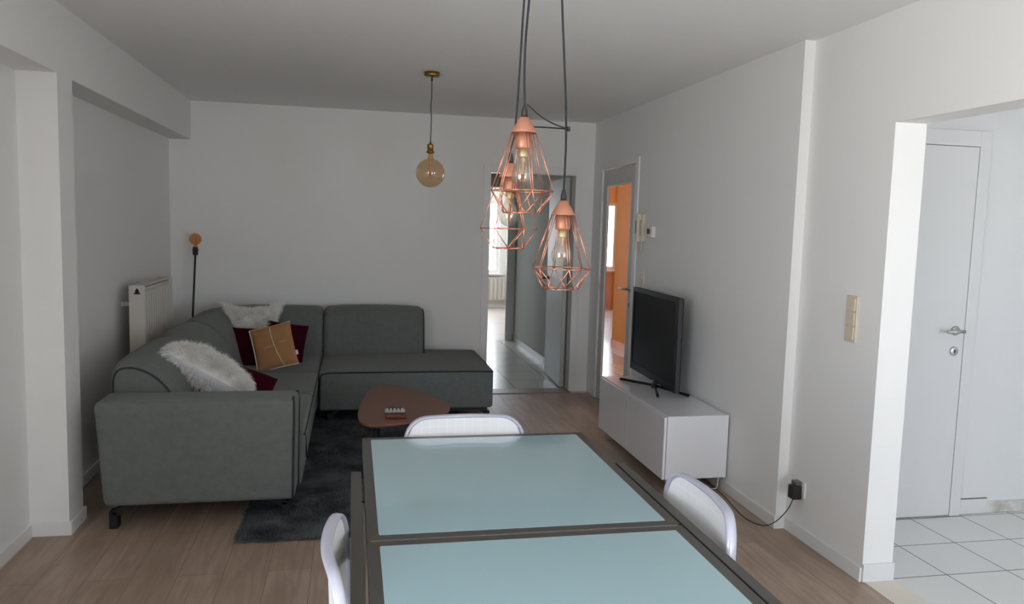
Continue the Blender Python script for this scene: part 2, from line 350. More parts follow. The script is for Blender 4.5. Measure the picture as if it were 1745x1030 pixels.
struct(obj('wall_right', B((5.7, 5.8, 9.8, 14.6, 0, H)), ORANGE), 'orange side wall of the far room')
struct(obj('wall_front', B((3.55, 5.7, 9.8, 9.9, 0, H)), ORANGE), 'orange wall')
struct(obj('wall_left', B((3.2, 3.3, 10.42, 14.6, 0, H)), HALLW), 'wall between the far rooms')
struct(obj('wall_left', B((3.3, 3.34, 10.42, 14.56, 0, H-.02)), ORANGE), 'orange facing')
bs = []
def fac2(x0, x1, win, m, label):
    a, b, c, d = win
    struct(obj('wall_back', B((x0, a, 14.56, 14.68, 0, H), (b, x1, 14.56, 14.68, 0, H), (a, b, 14.56, 14.68, 0, c), (a, b, 14.56, 14.68, d, H)), m), label)
fac2(-.3, 3.3, FARW[0], WALL, 'far window wall'); fac2(3.3, 5.8, FARW[1], ORANGE, 'orange far window wall')
window(*FARW[0], 14.60, 2, (-.14, 0)); window(*FARW[1], 14.60, 1, (-.14, 0))

def radiator(root, w, h, d, nrib, rot=0):
    """local: runs along +x, front face at -y, back at 0"""
    bs = [(0, .02, -d, 0, 0, h), (w-.02, w, -d, 0, 0, h)]
    obj('side_panel', B((0, .012, -d, 0, 0, h)), RADM, root, bevel=.003); obj('side_panel', B((w-.012, w, -d, 0, 0, h)), RADM, root, bevel=.003)
    bm = B((.012, w-.012, -d+.020, -d+.026, .01, h-.02)); n = nrib; p = (w-.05)/n
    for k in range(n):
        x = .03+k*p; box(bm, x, x+p*.52, -d+.001, -d+.021, .03, h-.045)
    obj('front_panel', bm, RADM, root, bevel=.002)
    obj('back_panel', B((.012, w-.012, -.02, -.008, .01, h-.02)), RADM, root)
    bm = B((.012, w-.012, -d+.02, -d+.03, h-.012, h-.001), (.012, w-.012, -.02, -.008, h-.012, h-.001))
    k = int(w/.03)
    for i in range(k): x = .02+i*(w-.04)/k; box(bm, x, x+.006, -d+.03, -.02, h-.010, h-.002)
    obj('top_grille', bm, RADM, root)
fr = thing('radiator', 'pale panel radiator under the window of the far room', 'radiator', (1.75, 14.53, .14))
radiator(fr, 1.3, .46, .09, 16)
# ------------------------------------------------------------------ glass door (right wall)
struct(obj('trim_10', B((XR-.012, XR, 5.93, GY0, 0, 2.15), (XR-.012, XR, GY1, 6.93, 0, 2.15), (XR-.012, XR, GY0, GY1, GZ, 2.15),), TRIM, bevel=.002), 'white frame of the glass door')
d2 = root_struct('door_2', (XR+.004, GY0+.006, .01), 0, 'glazed door to the orange room')
L2, Z2 = GY1-GY0-.012, 2.083
py0, py1, pz0, pz1 = .10, L2-.105, .21, 1.945
obj('door_panel', B((0, .022, 0, py0, 0, Z2), (0, .022, py1, L2, 0, Z2), (0, .022, py0, py1, 0, pz0), (0, .022, py0, py1, pz1, Z2)), GDOOR, d2, bevel=.002)
obj('pane', B((.010, .014, py0-.004, py1+.004, pz0-.004, pz1+.004)), PANE, d2)
obj('glazing_bead', B((-.002, .010, py0, py0+.012, pz0, pz1), (-.002, .010, py1-.008, py1, pz0, pz1), (-.002, .014, py0+.012, py1-.012, pz0, pz0+.012), (-.002, .014, py0+.012, py1-.012, pz1-.012, pz1)), TRIM, d2)
h = lever(d2, -1, .125); h.rotation_euler = (0, 0, -PI/2); h.location = (0, .05, 1.07)
h = escutcheon(d2); h.rotation_euler = (0, 0, -PI/2); h.location = (0, .05, .945)
for zz in (.25, 1.05, 1.85):
    bm = bmesh.new(); tube(bm, [(-.010, L2+.004, zz-.04), (-.010, L2+.004, zz+.04)], .008, 10); obj('hinge', bm, TRIM, d2, True)
# ------------------------------------------------------------------ kitchen door
d3 = root_struct('door_3', (2.50, 3.70, .008), 0, 'plain white kitchen door')
obj('door_panel', B((0, .8295, -.004, .019, 0, 2.0615)), DOORW, d3, bevel=.0015)
h = lever(d3, -1, .085, .010); h.location = (.772, -.004, 1.058)
h = escutcheon(d3); h.location = (.772, -.004, .944)
struct(obj('trim_11', B((3.332, 3.40, 3.692, 3.72, .002, 2.155), (2.44, 2.494, 3.692, 3.72, 0, 2.155), (2.494, 3.332, 3.692, 3.72, 2.072, 2.155)), DOORW, bevel=.002), 'white frame of the kitchen door')

# ------------------------------------------------------------------ sofa
sofa = thing('sectional_sofa', 'large grey fabric L-shaped corner sofa with black piping', 'sofa', (-1.0, 5.0, 0))
OFF = Vector((-1.0, 5.0, 0))
def sob(name, bm, m=SOFA, parent=None, smooth=True, bevel=0, label=None):
    if parent is None:
        bmesh.ops.translate(bm, verts=bm.verts, vec=-OFF); parent = sofa
    else: bmesh.ops.translate(bm, verts=bm.verts, vec=-OFF)
    o = obj(name, bm, m, parent, smooth, bevel)
    return o
def rbox(x0, x1, y0, y1, z0, z1, r, puff=0, seg=4, nx=10, ny=10):
    """rounded box, optional crowned top"""
    bm = bmesh.new(); box(bm, x0, x1, y0, y1, z0, z1)
    bmesh.ops.bevel(bm, geom=list(bm.edges)+list(bm.verts), offset=r, segments=seg, profile=.5, affect='EDGES')
    if puff:
        fs = [f for f in bm.faces if f.normal.z > .99 and f.calc_area() > .3*(x1-x0)*(y1-y0)]
        es = set(e for f in fs for e in f.edges)
        bmesh.ops.subdivide_edges(bm, edges=list(es), cuts=8, use_grid_fill=True)
        for v in bm.verts:
            if v.co.z > z1-.0005:
                u = (v.co.x-x0)/(x1-x0); q = (v.co.y-y0)/(y1-y0)
                v.co.z += puff*(max(0, 4*u*(1-u))**.6)*(max(0, 4*q*(1-q))**.6)
    return bm
ZS = .43
# arm
bm = rbox(-1.232, -.275, 4.05, 4.30, .13, .660, .028)
for v in bm.verts:
    if v.co.z < .4: v.co.x += .036*(.4-v.co.z)/.27*(1 if v.co.x < -.7 else -.2)
arm = sob('armrest', bm)
bm = bmesh.new(); tube(bm, smoothpts([(-.292, 4.052, .14), (-.288, 4.050, .40), (-.284, 4.052, .60), (-.290, 4.06, .652), (-.29, 4.10, .664)], 1), .0055, 6)
sob('piping', bm, PIPE, arm)
bm = bmesh.new(); tube(bm, smoothpts([(-.278, 4.285, .14), (-.274, 4.29, .60), (-.278, 4.28, .655), (-.285, 4.24, .664)], 1), .004, 6)
sob('piping', bm, PIPE, arm)
# seats of the long side
sob('seat_base', rbox(-1.20, -.262, 4.30, 5.99, .13, .34, .012))
s1 = sob('seat_cushion', rbox(-1.0, -.245, 4.302, 5.235, .30, ZS, .028, .016))
s2 = sob('seat_cushion', rbox(-1.0, -.245, 5.24, 5.985, .30, ZS, .028, .016))
s3 = sob('seat_cushion', rbox(-1.0, -.245, 5.99, 6.80, .13, ZS, .028, .012))
for s, (ya, yb) in ((s1, (4.31, 5.23)), (s2, (5.245, 5.98))):
    bm = bmesh.new(); tube(bm, [(-.248, ya, ZS-.022), (-.246, (ya+yb)/2, ZS-.020), (-.248, yb, ZS-.022)], .006, 6); sob('piping', bm, PIPE, s)
bm = bmesh.new(); tube(bm, smoothpts([(-.252, 4.55, .21), (-.244, 4.44, .27), (-.244, 4.37, .36), (-.246, 4.32, .405)], 2), .005, 6); sob('piping', bm, PIPE, s1)
# chaise
ch = sob('chaise_seat', rbox(-.24, 1.104, 5.975, 7.0, .13, ZS, .022, .022))
bm = bmesh.new(); tube(bm, smoothpts([(-.232, 5.98, .14), (-.232, 5.974, .38), (-.215, 5.974, ZS-.012), (-.1, 5.974, ZS-.006), (.5, 5.974, ZS-.006), (1.0, 5.974, ZS-.006), (1.095, 5.976, ZS-.012)], 1), .006, 6); sob('piping', bm, PIPE, ch)
bm = bmesh.new(); tube(bm, [(1.1, 5.985, ZS-.012), (1.104, 6.4, ZS-.010), (1.1, 6.98, ZS-.012)], .005, 6); sob('piping', bm, PIPE, ch)
# backrests : profile (outward offset, z)
PROF = [(.00, .36), (.045, .50), (.075, .58), (.115, .665), (.17, .735), (.235, .785), (.30, .812), (.36, .818), (.405, .805), (.43, .765), (.435, .70), (.435, .45), (.435, .36)]
PROFB = [(.00, .36), (.035, .50), (.055, .62), (.08, .72), (.11, .785), (.16, .822), (.22, .835), (.30, .832), (.355, .815), (.375, .76), (.375, .6), (.375, .45), (.375, .36)]
def lerpprof(t): return [(a[0]*(1-t)+b[0]*t, a[1]*(1-t)+b[1]*t) for a, b in zip(PROF, PROFB)]
def backrest(path, t0, t1, rs=.05, hump=.02, rend=(1, 1), n=22):
    """path: function u -> (point xy of the front base line, outward unit xy)"""
    bm = bmesh.new(); rings = []
    us = []
    L = sum((Vector(path((i+1)/40)[0])-Vector(path(i/40)[0])).length for i in range(40))
    for k in range(7): us.append((rs/L*(1-math.cos(k/6*PI/2)), k/6))
    mid = [rs/L+(1-2*rs/L)*i/n for i in range(1, n)]
    seq = [(u, s, 0) for u, s in us] + [(u, 1, None) for u in mid] + [(1-u, s, 1) for u, s in us[::-1]]
    for u, s, end in seq:
        pr = lerpprof(t0*(1-u)+t1*u)
        (px, py), (ox, oy) = path(u)
        if end is not None: k = rs*rend[end]*(1-math.sin(s*PI/2))
        else: k = 0
        hu = hump*math.sin(PI*u)**.5 if 0 < u < 1 else 0
        cx, cz = .22, .5; ring = []
        for o, z in pr:
            dx, dz = o-cx, z-cz; l = max(.001, math.hypot(dx, dz)); f = max(.2, (l-k)/l)
            z2 = cz+dz*f+(hu*max(0, (z-.5)/.3)-hump*.5*max(0, (z-.5)/.3)); o2 = cx+dx*f
            ring.append((px+ox*o2, py+oy*o2, z2))
        rings.append(ring)
    loft(bm, rings); return bm
XF, YF = -.795, 6.675
p1 = lambda u: ((XF, 4.31+u*.93), (-1, 0))
p2 = lambda u: ((XF, 5.245+u*.735), (-1, 0))
def pc(u):
    R_ = .10; y0 = 5.985; x1 = -.24
    a = YF-R_-y0; b = PI/2*R_; c = x1-(XF+R_); t = u*(a+b+c)
    if t < a: return ((XF, y0+t), (-1, 0))
    if t < a+b:
        an = (t-a)/R_; return ((XF+R_-R_*math.cos(an), YF-R_+R_*math.sin(an)), (-math.cos(an), math.sin(an)))
    return ((XF+R_+(t-a-b), YF), (0, 1))
p4 = lambda u: ((-.235+u*.86, YF), (0, 1))
b1 = sob('backrest', backrest(p1, 0, 0)); b2 = sob('backrest', backrest(p2, 0, .1, hump=.03)); b3 = sob('backrest', backrest(pc, .1, 1, n=40, hump=.012)); b4 = sob('backrest', backrest(p4, 1, 1))
sob('back_shell', B((-1.225, -1.02, 4.31, 6.9, .14, .40), (-1.225, .60, 6.86, 7.04, .14, .40)), smooth=False)
# piping around the visible ends
def endpipe(prof, fn, k, par):
    pts = []
    for o, z in prof:
        dx, dz = o-.22, z-.5; l = math.hypot(dx, dz); f = (l-k)/l; pts.append(fn(.22+dx*f, .5+dz*f))
    bm = bmesh.new(); tube(bm, smoothpts(pts, 2), .007, 6); sob('piping', bm, PIPE, par)
endpipe([(o, z-.012 if z > .6 else z) for o, z in PROF], lambda o, z: (XF-o, 4.318, z), .026, b1)
endpipe(PROFB, lambda o, z: (.625-.008, YF+o, z-.008), .02, b4)
# legs
def sofa_leg(x, y, a):
    bm = bmesh.new(); bx = box(bm, -.02, .02, -.03, .03, 0, .09)
    rings = [[(-.02, -.03, .085), (.02, -.03, .065), (.02, .03, .065), (-.02, .03, .085)], [(.09, -.03, .134), (.14, -.03, .134), (.14, .03, .134), (.09, .03, .134)]]
    loft(bm, rings)
    bmesh.ops.rotate(bm, verts=bm.verts, matrix=Matrix.Rotation(a, 3, 'Z'), cent=(0, 0, 0)); bmesh.ops.translate(bm, verts=bm.verts, vec=(x, y, 0))
    bmesh.ops.translate(bm, verts=bm.verts, vec=-OFF); obj('leg', bm, DMETAL, sofa, bevel=.003)
sofa_leg(-1.165, 4.13, 0); sofa_leg(-.335, 4.17, PI); sofa_leg(-.16, 6.12, 0); sofa_leg(1.07, 6.07, PI); sofa_leg(-1.15, 6.9, 0); sofa_leg(1.07, 6.9, PI)
bm = bmesh.new(); box(bm, .45, 1.07, 6.045, 6.10, .095, .13); sob('leg_rail', bm, DMETAL, smooth=False)

# ------------------------------------------------------------------ cushions
def pillow_pts(w, h, t, pinch=.10, n=22, power=.55):
    """two grids (front/back); returns function (u,v,side) -> local point, thickness along y"""
    def f(u, v, s):
        a, b = 2*u-1, 2*v-1
        x = a*w/2*(1-pinch*(1-b*b)*abs(a)**1.5); z = b*h/2*(1-pinch*(1-a*a)*abs(b)**1.5)
        th = t/2*(max(0, (1-a**2))*max(0, (1-b**2)))**power
        return Vector((x, s*th, z))
    return f
def frame_from(xv, zv):
    x = Vector(xv).normalized(); z = Vector(zv); z = (z-x*z.dot(x)).normalized(); y = z.cross(x)
    return Matrix((x, y, z)).transposed()
def cushion(name, label, c, xv, zv, w, h, t, m, back=None, pinch=.1, power=.5, wob=.0, group=None, n=22, backname='back_panel'):
    R3 = frame_from(xv, zv); M4 = R3.to_4x4(); M4.translation = Vector(c)
    root = thing(name, label, 'cushion', group=group); root.matrix_world = M4
    f = pillow_pts(w, h, t, pinch, n, power)
    rnd = random.Random(sum(map(ord, label))); ph = [rnd.uniform(0, 6) for _ in range(6)]
    def g(u, v, s):
        p = f(u, v, s)
        if wob: p.y += s*wob*(math.sin(u*9+ph[0])*math.sin(v*8+ph[1])+.5*math.sin(u*21+ph[2]+v*6))*min(1, 4*t*(1-(2*u-1)**4)*(1-(2*v-1)**4)*8)
        return p
    def side(s, nm, mt):
        bm = bmesh.new(); V = [[bm.verts.new(g(i/n, j/n, s)) for j in range(n+1)] for i in range(n+1)]
        for i in range(n):
            for j in range(n): bm.faces.new((V[i][j], V[i+1][j], V[i+1][j+1], V[i][j+1]))
        me = bpy.data.meshes.new(nm)
        for fc in bm.faces:
            fc.smooth = True
            fc.normal_update()
            if fc.normal.y*s < 0: fc.normal_flip()
        bm.to_mesh(me); bm.free(); me.materials.append(mt)
        o = bpy.data.objects.new(nm, me); COL.objects.link(o); o.parent = root; return o
    if back: side(-1, 'front_panel', m); side(1, backname, back)
    else:
        bm = bmesh.new()
        for s in (-1, 1):
            V = [[bm.verts.new(g(i/n, j/n, s)) for j in range(n+1)] for i in range(n+1)]
            for i in range(n):
                for j in range(n): bm.faces.new((V[i][j], V[i+1][j], V[i+1][j+1], V[i][j+1]))
        bmesh.ops.remove_doubles(bm, verts=bm.verts, dist=.0005); obj('cover', bm, m, root, True)
    return root, g
def fur(root, g, count, length, m, keep=None, sides=(-1, 1), name='fur_pile', wid=.0035, droop=.35):
    bm = bmesh.new(); rnd = random.Random(5); vn = []
    Rw = root.matrix_world.to_3x3(); dn = Rw.transposed() @ Vector((0, 0, -1))
    for _ in range(count):
        s = rnd.choice(sides); u, v = rnd.random(), rnd.random()
        if keep and not keep(u, v, s): continue
        e_ = .01
        p = g(u, v, s); pu = g(min(1, u+e_), v, s)-g(max(0, u-e_), v, s); pv = g(u, min(1, v+e_), s)-g(u, max(0, v-e_), s)
        nn = pu.cross(pv)
        if nn.length < 1e-9: continue
        nn.normalize()
        if nn.y*s < 0: nn = -nn
        edge = max(abs(2*u-1), abs(2*v-1))
        out = Vector(((2*u-1), 0, (2*v-1)))*(edge**6)*1.2
        clump = Vector((math.sin(u*31+v*17), 0, math.cos(v*27-u*13)))*.45
        d = (nn*.75+out+clump+dn*droop+Vector((rnd.gauss(0, .25), rnd.gauss(0, .2), rnd.gauss(0, .25)))).normalized()
        L = length*rnd.uniform(.6, 1.15); side = d.cross(Vector((rnd.gauss(0, 1), rnd.gauss(0, 1), rnd.gauss(0, 1)))).normalized()*wid
        mid = p+d*L*.55; tip = p+(d+dn*.35).normalized()*L
        sn = (nn*.8+out*.5+clump*.45-dn*.15).normalized()
        if side.cross(d).dot(sn) < 0: side = -side
        a, b, c, d2_, t = [bm.verts.new(q) for q in (p-side, p+side, mid+side*.7, mid-side*.7, tip)]
        for fc_ in (bm.faces.new((a, b, c, d2_)), bm.faces.new((d2_, c, t))): fc_.smooth = True
        vn += [sn]*5
    me = bpy.data.meshes.new(name); bm.to_mesh(me); bm.free(); me.materials.append(m)

    o = bpy.data.objects.new(name, me); COL.objects.link(o); o.parent = root; o['kind'] = 'stuff'; return o
# ivory fur cushion leaning in front, behind the armrest
fc, g = cushion('fur_cushion', 'long-haired ivory fur cushion with satin lining, lying just behind the sofa armrest', (-.83, 4.80, .650), (.50, .02, -.30), (.0, .85, -.25), .52, .40, .22, FUR, SATIN, .04, .45, .010, backname='satin_lining')
fur(fc, g, 19000, .052, FUR, keep=lambda u, v, s: s < 0 or u > .74 or u < .34+.1*math.sin(v*20) or (v < .16 and u < .62), wid=.0017, droop=.2)
fb, g = cushion('fur_cushion', 'long-haired ivory fur cushion standing in the back corner behind the tan one', (-.775, 6.49, .700), (1, -.05, .04), (0, .30, 1), .52, .44, .20, FUR, None, .40, .5, .008)
fur(fb, g, 13000, .042, FUR, wid=.0017, droop=.1)
cushion('velvet_cushion', 'dark burgundy velvet cushion left of the tan one in the corner', (-.775, 6.30, .565), (1, -.15, 0), (-.12, .32, 1), .30, .32, .11, BURG, None, .05)
cushion('velvet_cushion', 'burgundy velvet cushion showing on the right behind the tan one', (-.520, 6.375, .585), (1, .05, -.16), (.16, .30, 1), .32, .34, .10, BURG, None, .05)
cushion('velvet_cushion', 'burgundy velvet cushion lying on the seat beside the front fur cushion', (-.66, 5.12, .515), (.85, .05, -.32), (.1, .75, .42), .36, .30, .12, BURG, None, .05)
tc_, g = cushion('suede_cushion', 'tan suede cushion with pale cross seams and shearling edge', (-.575, 6.10, .605), (1, -.10, .27), (-.25, .30, 1), .31, .33, .10, TAN, SHEAR, .04, .5, backname='shearling_back')
def on_line(g, a, b, n=24, s=-1, off=.0015):
    return [g(a[0]+(b[0]-a[0])*i/n, a[1]+(b[1]-a[1])*i/n, s)+Vector((0, s*off, 0)) for i in range(n+1)]
bm = bmesh.new(); tube(bm, [g(.50+.24*(1-t/24)**1.6*0+.16*math.sin(t/24*PI/2*1.0)*-1+.16, t/24, -1)+Vector((0, -.0015, 0)) for t in range(25)], .0028, 5); tube(bm, on_line(g, (.30, .50), (.56, .52)), .0012, 5); tube(bm, on_line(g, (.66, .56), (.86, .56)), .0010, 5); obj('seam', bm, SHEAR, tc_, True)
bm = bmesh.new(); tube(bm, [g(0, i/20, 1)+Vector((-.003, .006, 0)) for i in range(21)], .008, 7); tube(bm, [g(i/20, 0, 1)+Vector((0, .006, -.002)) for i in range(21)], .006, 7); tube(bm, [g(i/20, 1, 1)+Vector((0, .004, 0)) for i in range(21)], .004, 7); obj('shearling_trim', bm, SHEAR, tc_, True)
obj('care_tag', B((.150, .168, -.012, -.010, -.10, -.065)), SATIN, tc_)

# ------------------------------------------------------------------ rug
rx0, rx1, ry0, ry1 = -.55, .90, 3.83, 6.62  # far end carried on under the sofa as a stand-in for shade there
bm = bmesh.new(); nx, ny = 60, 90; rnd = random.Random(3)
top = [[bm.verts.new((rx0+(rx1-rx0)*i/nx+(rnd.uniform(-.008, .008) if i in (0, nx) else 0), ry0+(ry1-ry0)*j/ny+(rnd.uniform(-.008, .008) if j in (0, ny) else 0),
                       .004 if i in (0, nx) or j in (0, ny) else .018+rnd.uniform(-.004, .005))) for j in range(ny+1)] for i in range(nx+1)]
for i in range(nx):
    for j in range(ny): bm.faces.new((top[i][j], top[i+1][j], top[i+1][j+1], top[i][j+1]))
rug = tag(obj('shag_rug', bm, RUGM, smooth=True), 'charcoal shaggy rug under the coffee table', 'rug')
bm = bmesh.new()
for _ in range(42000):
    x, y = rnd.uniform(rx0, rx1), ry0+(ry1-ry0)*rnd.random()**1.4; a = rnd.uniform(0, 2*PI); l = rnd.uniform(.008, .022)
    c = .012+.006*math.sin(x*9)*math.sin(y*7); d = (math.cos(a)*l, math.sin(a)*l)
    wv = (-math.sin(a)*.003, math.cos(a)*.003)
    bm.faces.new([bm.verts.new(q) for q in ((x-wv[0], y-wv[1], c), (x+wv[0], y+wv[1], c), (x+d[0], y+d[1], c+rnd.uniform(.010, .022)))])
pile = obj('pile', bm, RUGM, rug); pile['kind'] = 'stuff'

# ------------------------------------------------------------------ coffee table
ct = thing('coffee_table', 'low brown coffee table with rounded triangular top on thin dark legs', 'coffee table', (.3, 4.95, 0))
poly = [(0.040, 4.73), (0.070, 5.09), (0.150, 5.49), (0.270, 5.54), (0.409, 5.40), (0.564, 5.11), (0.620, 4.87), (0.600, 4.72), (0.53, 4.58), (0.342, 4.475), (0.138, 4.41), (0.060, 4.455), (0.040, 4.58)]
poly = [(p.x-.3, p.y-4.95) for p in smoothpts([(a, b, 0) for a, b in poly], 3, True)]
bm = bmesh.new(); prism(bm, poly, .404, .42); obj('tabletop', bm, CTABLE, ct, bevel=.003)
bm = bmesh.new(); prism(bm, [(x*.97, y*.97) for x, y in poly], .392, .404); obj('top_rim', bm, DMETAL, ct)
for (x, y), (fx, fy) in (((-.15, -.38), (-.19, -.43)), ((.14, -.36), (.17, -.40)), ((-.08, .42), (-.12, .48)), ((.2, .05), (.26, .06))):
    bm = bmesh.new(); tube(bm, [(x, y, .392), (fx, fy, .033)], lambda t: .015-.005*t, 8); obj('leg', bm, DMETAL, ct, True)
# remote + small red box
rem = thing('remote_control', 'small silver remote control lying on the brown coffee table', 'remote control', (.262, 4.72, .42), .02)
obj('body', B((-.062, .062, -.035, .03, 0, .016)), SILVER, rem, bevel=.006)
bm = bmesh.new(); lathe(bm, [(0, .003), (.046, .003), (.046, .013), (.04, .016), (0, .016)], (0, .032, 0), 24); obj('rounded_end', bm, BLACK, rem, True)
for i in range(5):
    for j in range(3):
        big = i in (0, 4)
        if big and j: continue
        x = -.045+i*.0225
        obj('button', B((x-.006, x+.006, (-.028 if big else -.028+j*.018), (.02 if big else -.016+j*.018), .016, .0185)), WPLAST, rem, bevel=.001)
rb = tag(obj('red_case', B((-.062, .062, -.032, .032, 0, .014)), REDB, bevel=.004, loc=(.262, 4.585, .42)), 'small dark red flat case in front of the remote control', 'case')

# ------------------------------------------------------------------ dining table
dt = thing('dining_table', 'extended glass dining table with gunmetal frame', 'dining table', (.47, 1.96, 0))
def D(*bxs): return B(*[(a-.47, b-.47, c-1.96, d-1.96, e_, f) for a, b, c, d, e_, f in bxs])
tx0, tx1, zt = .042, .905, .76
def leaf(y0, y1):
    fw = .034; zf = (.735, zt); X0, X1, Y0, Y1 = tx0-.47, tx1-.47, y0-1.96, y1-1.96
    bm = bmesh.new()
    def quad(a, b, c, d): loft(bm, [[(p[0], p[1], zf[0]) for p in (a, b, c, d)], [(p[0], p[1], zf[1]) for p in (a, b, c, d)]])
    o = [(X0, Y0), (X1, Y0), (X1, Y1), (X0, Y1)]; i = [(X0+fw, Y0+fw), (X1-fw, Y0+fw), (X1-fw, Y1-fw), (X0+fw, Y1-fw)]
    for k in range(4): quad(o[k], o[(k+1) % 4], i[(k+1) % 4], i[k])
    f = obj('leaf_frame', bm, TABLEM, dt, bevel=.0012)
    bm = B((X0+fw-.002, X1-fw+.002, Y0+fw-.002, Y1-fw+.002, zt-.010, zt+.0006)); obj('glass_top', bm, TGLASS, f)
    for k in range(4):
        bm = bmesh.new(); a, b = Vector((*o[k], zt+.0004)), Vector((*i[k], zt+.0004)); tube(bm, [a+(b-a)*.03, b], .0012, 5)
        obj('corner_joint', bm, BRASS, f)
leaf(1.964, 2.935); leaf(.985, 1.956)
obj('joint_strip', D((tx0+.01, tx1-.01, 1.9565, 1.9635, .74, zt-.001)), METAL, dt)
obj('side_rail', D((.002, .035, 1.38, 2.54, .67, .758)), TABLEM, dt, bevel=.002); obj('side_rail', D((.913, .946, 1.38, 2.54, .67, .758)), TABLEM, dt, bevel=.002)
obj('end_rail', D((.034, .914, 2.50, 2.54, .67, .733)), TABLEM, dt, bevel=.002); obj('end_rail', D((.034, .914, 1.38, 1.42, .67, .733)), TABLEM, dt, bevel=.002)
for x0 in (.002, .900):
    for y0 in (1.38, 2.49): obj('leg', D((x0, x0+.05, y0, y0+.05, 0, .67)), TABLEM, dt, bevel=.002)

# ------------------------------------------------------------------ chairs
def make_chair():
    c = thing('dining_chair', '', 'chair', (0, 0, 0))
    W_, zb, zt_ = .232, .48, .820
    def surf(a, z, off=0):     # a -1..1 across, curved back; concave towards -y
        return Vector((a*W_, -.035*a*a*1.0+.03*(z-.45)+off+.01, z))
    # outline of rounded rectangle
    out = []; r = .085; cx, cz = W_-r, (zt_-zb)/2-r
    for q, (sx_, sz_) in enumerate(((1, 1), (-1, 1), (-1, -1), (1, -1))):
        for k in range(7):
            a = q*PI/2+k/6*PI/2; out.append(((sx_*cx+r*math.cos(a))/W_, sz_*cz+r*math.sin(a)))
    zc = (zb+zt_)/2
    dense = []
    for k in range(len(out)):
        a, b = out[k], out[(k+1) % len(out)]; nseg = 8 if math.hypot((a[0]-b[0])*W_, a[1]-b[1]) > .04 else 1
        for q in range(nseg): dense.append((a[0]+(b[0]-a[0])*q/nseg, a[1]+(b[1]-a[1])*q/nseg))
    bm = bmesh.new()
    rings = []
    for k, (a, dz) in enumerate(dense):      # flat oval rim, thick front to back
        p = surf(a, zc+dz); n2 = Vector((a*W_, 0, dz)).normalized(); ring = []
        for q in range(10):
            t = 2*PI*q/10; ring.append(p+n2*(math.cos(t)*.008)+Vector((0, 1, 0))*(math.sin(t)*.015))
        rings.append(ring)
    loft(bm, rings, closed=True); obj('back_frame', bm, CHFR, c, True)
    bm = bmesh.new(); nx_, nz_ = 20, 12; VV = []
    for i in range(nx_+1):
        a = -1+2*i/nx_; x = abs(a)*W_; hz = (zt_-zb)/2
        if x > W_-r: hz = (hz-r)+math.sqrt(max(0, r*r-(x-(W_-r))**2))
        a2 = a*.985; VV.append([[bm.verts.new(surf(a2, zc-hz*.98+2*hz*.98*j/nz_, o_)) for j in range(nz_+1)] for o_ in (-.006, -.001)])
    for i in range(nx_):
        for j in range(nz_):
            for o_ in (0, 1): bm.faces.new((VV[i][o_][j], VV[i+1][o_][j], VV[i+1][o_][j+1], VV[i][o_][j+1]))
    obj('back_net', bm, NET, c, True)
    # seat ring + net
    zs = .455; sp = [(-.20, -.02), (.20, -.02), (.225, -.20), (.21, -.42), (-.21, -.42), (-.225, -.20)]
    sp = smoothpts([(a, b, zs) for a, b in sp], 2, True); bm = bmesh.new(); tube(bm, sp, .011, 8, True); obj('seat_frame', bm, CHFR, c, True)
    bm = bmesh.new(); prism(bm, [(p.x*.98, p.y*.98-.004) for p in sp], zs+.002, zs+.008); obj('seat', bm, NET, c)
    for s in (-1, 1):
        bm = bmesh.new(); tube(bm, smoothpts([(s*.215, .005, zb+.06), (s*.205, .008, .42), (s*.215, .05, .2), (s*.225, .09, .008)], 2), .012, 10); obj('leg', bm, CHFR, c, True)
        bm = bmesh.new(); tube(bm, smoothpts([(s*.205, -.38, zs-.005), (s*.215, -.405, .3), (s*.22, -.43, .008)], 2), .012, 10); obj('leg', bm, CHFR, c, True)
    return c
ch0 = make_chair()
chairs = [(ch0, (.440, 2.985, 0), 0, 'white net dining chair at the far end of the glass table'),
          (None, (-.032, 1.83, 0), PI/2, 'white net dining chair at the left side of the glass table'),
          (None, (1.004, 2.04, 0), -PI/2-.04, 'white net dining chair at the right side of the glass table')]
for o, loc, rz, lb in chairs:
    o = o or copy_tree(ch0); o.location = loc; o.rotation_euler = (0, 0, rz); o['label'] = lb; o['group'] = 'dining chairs around the glass table'

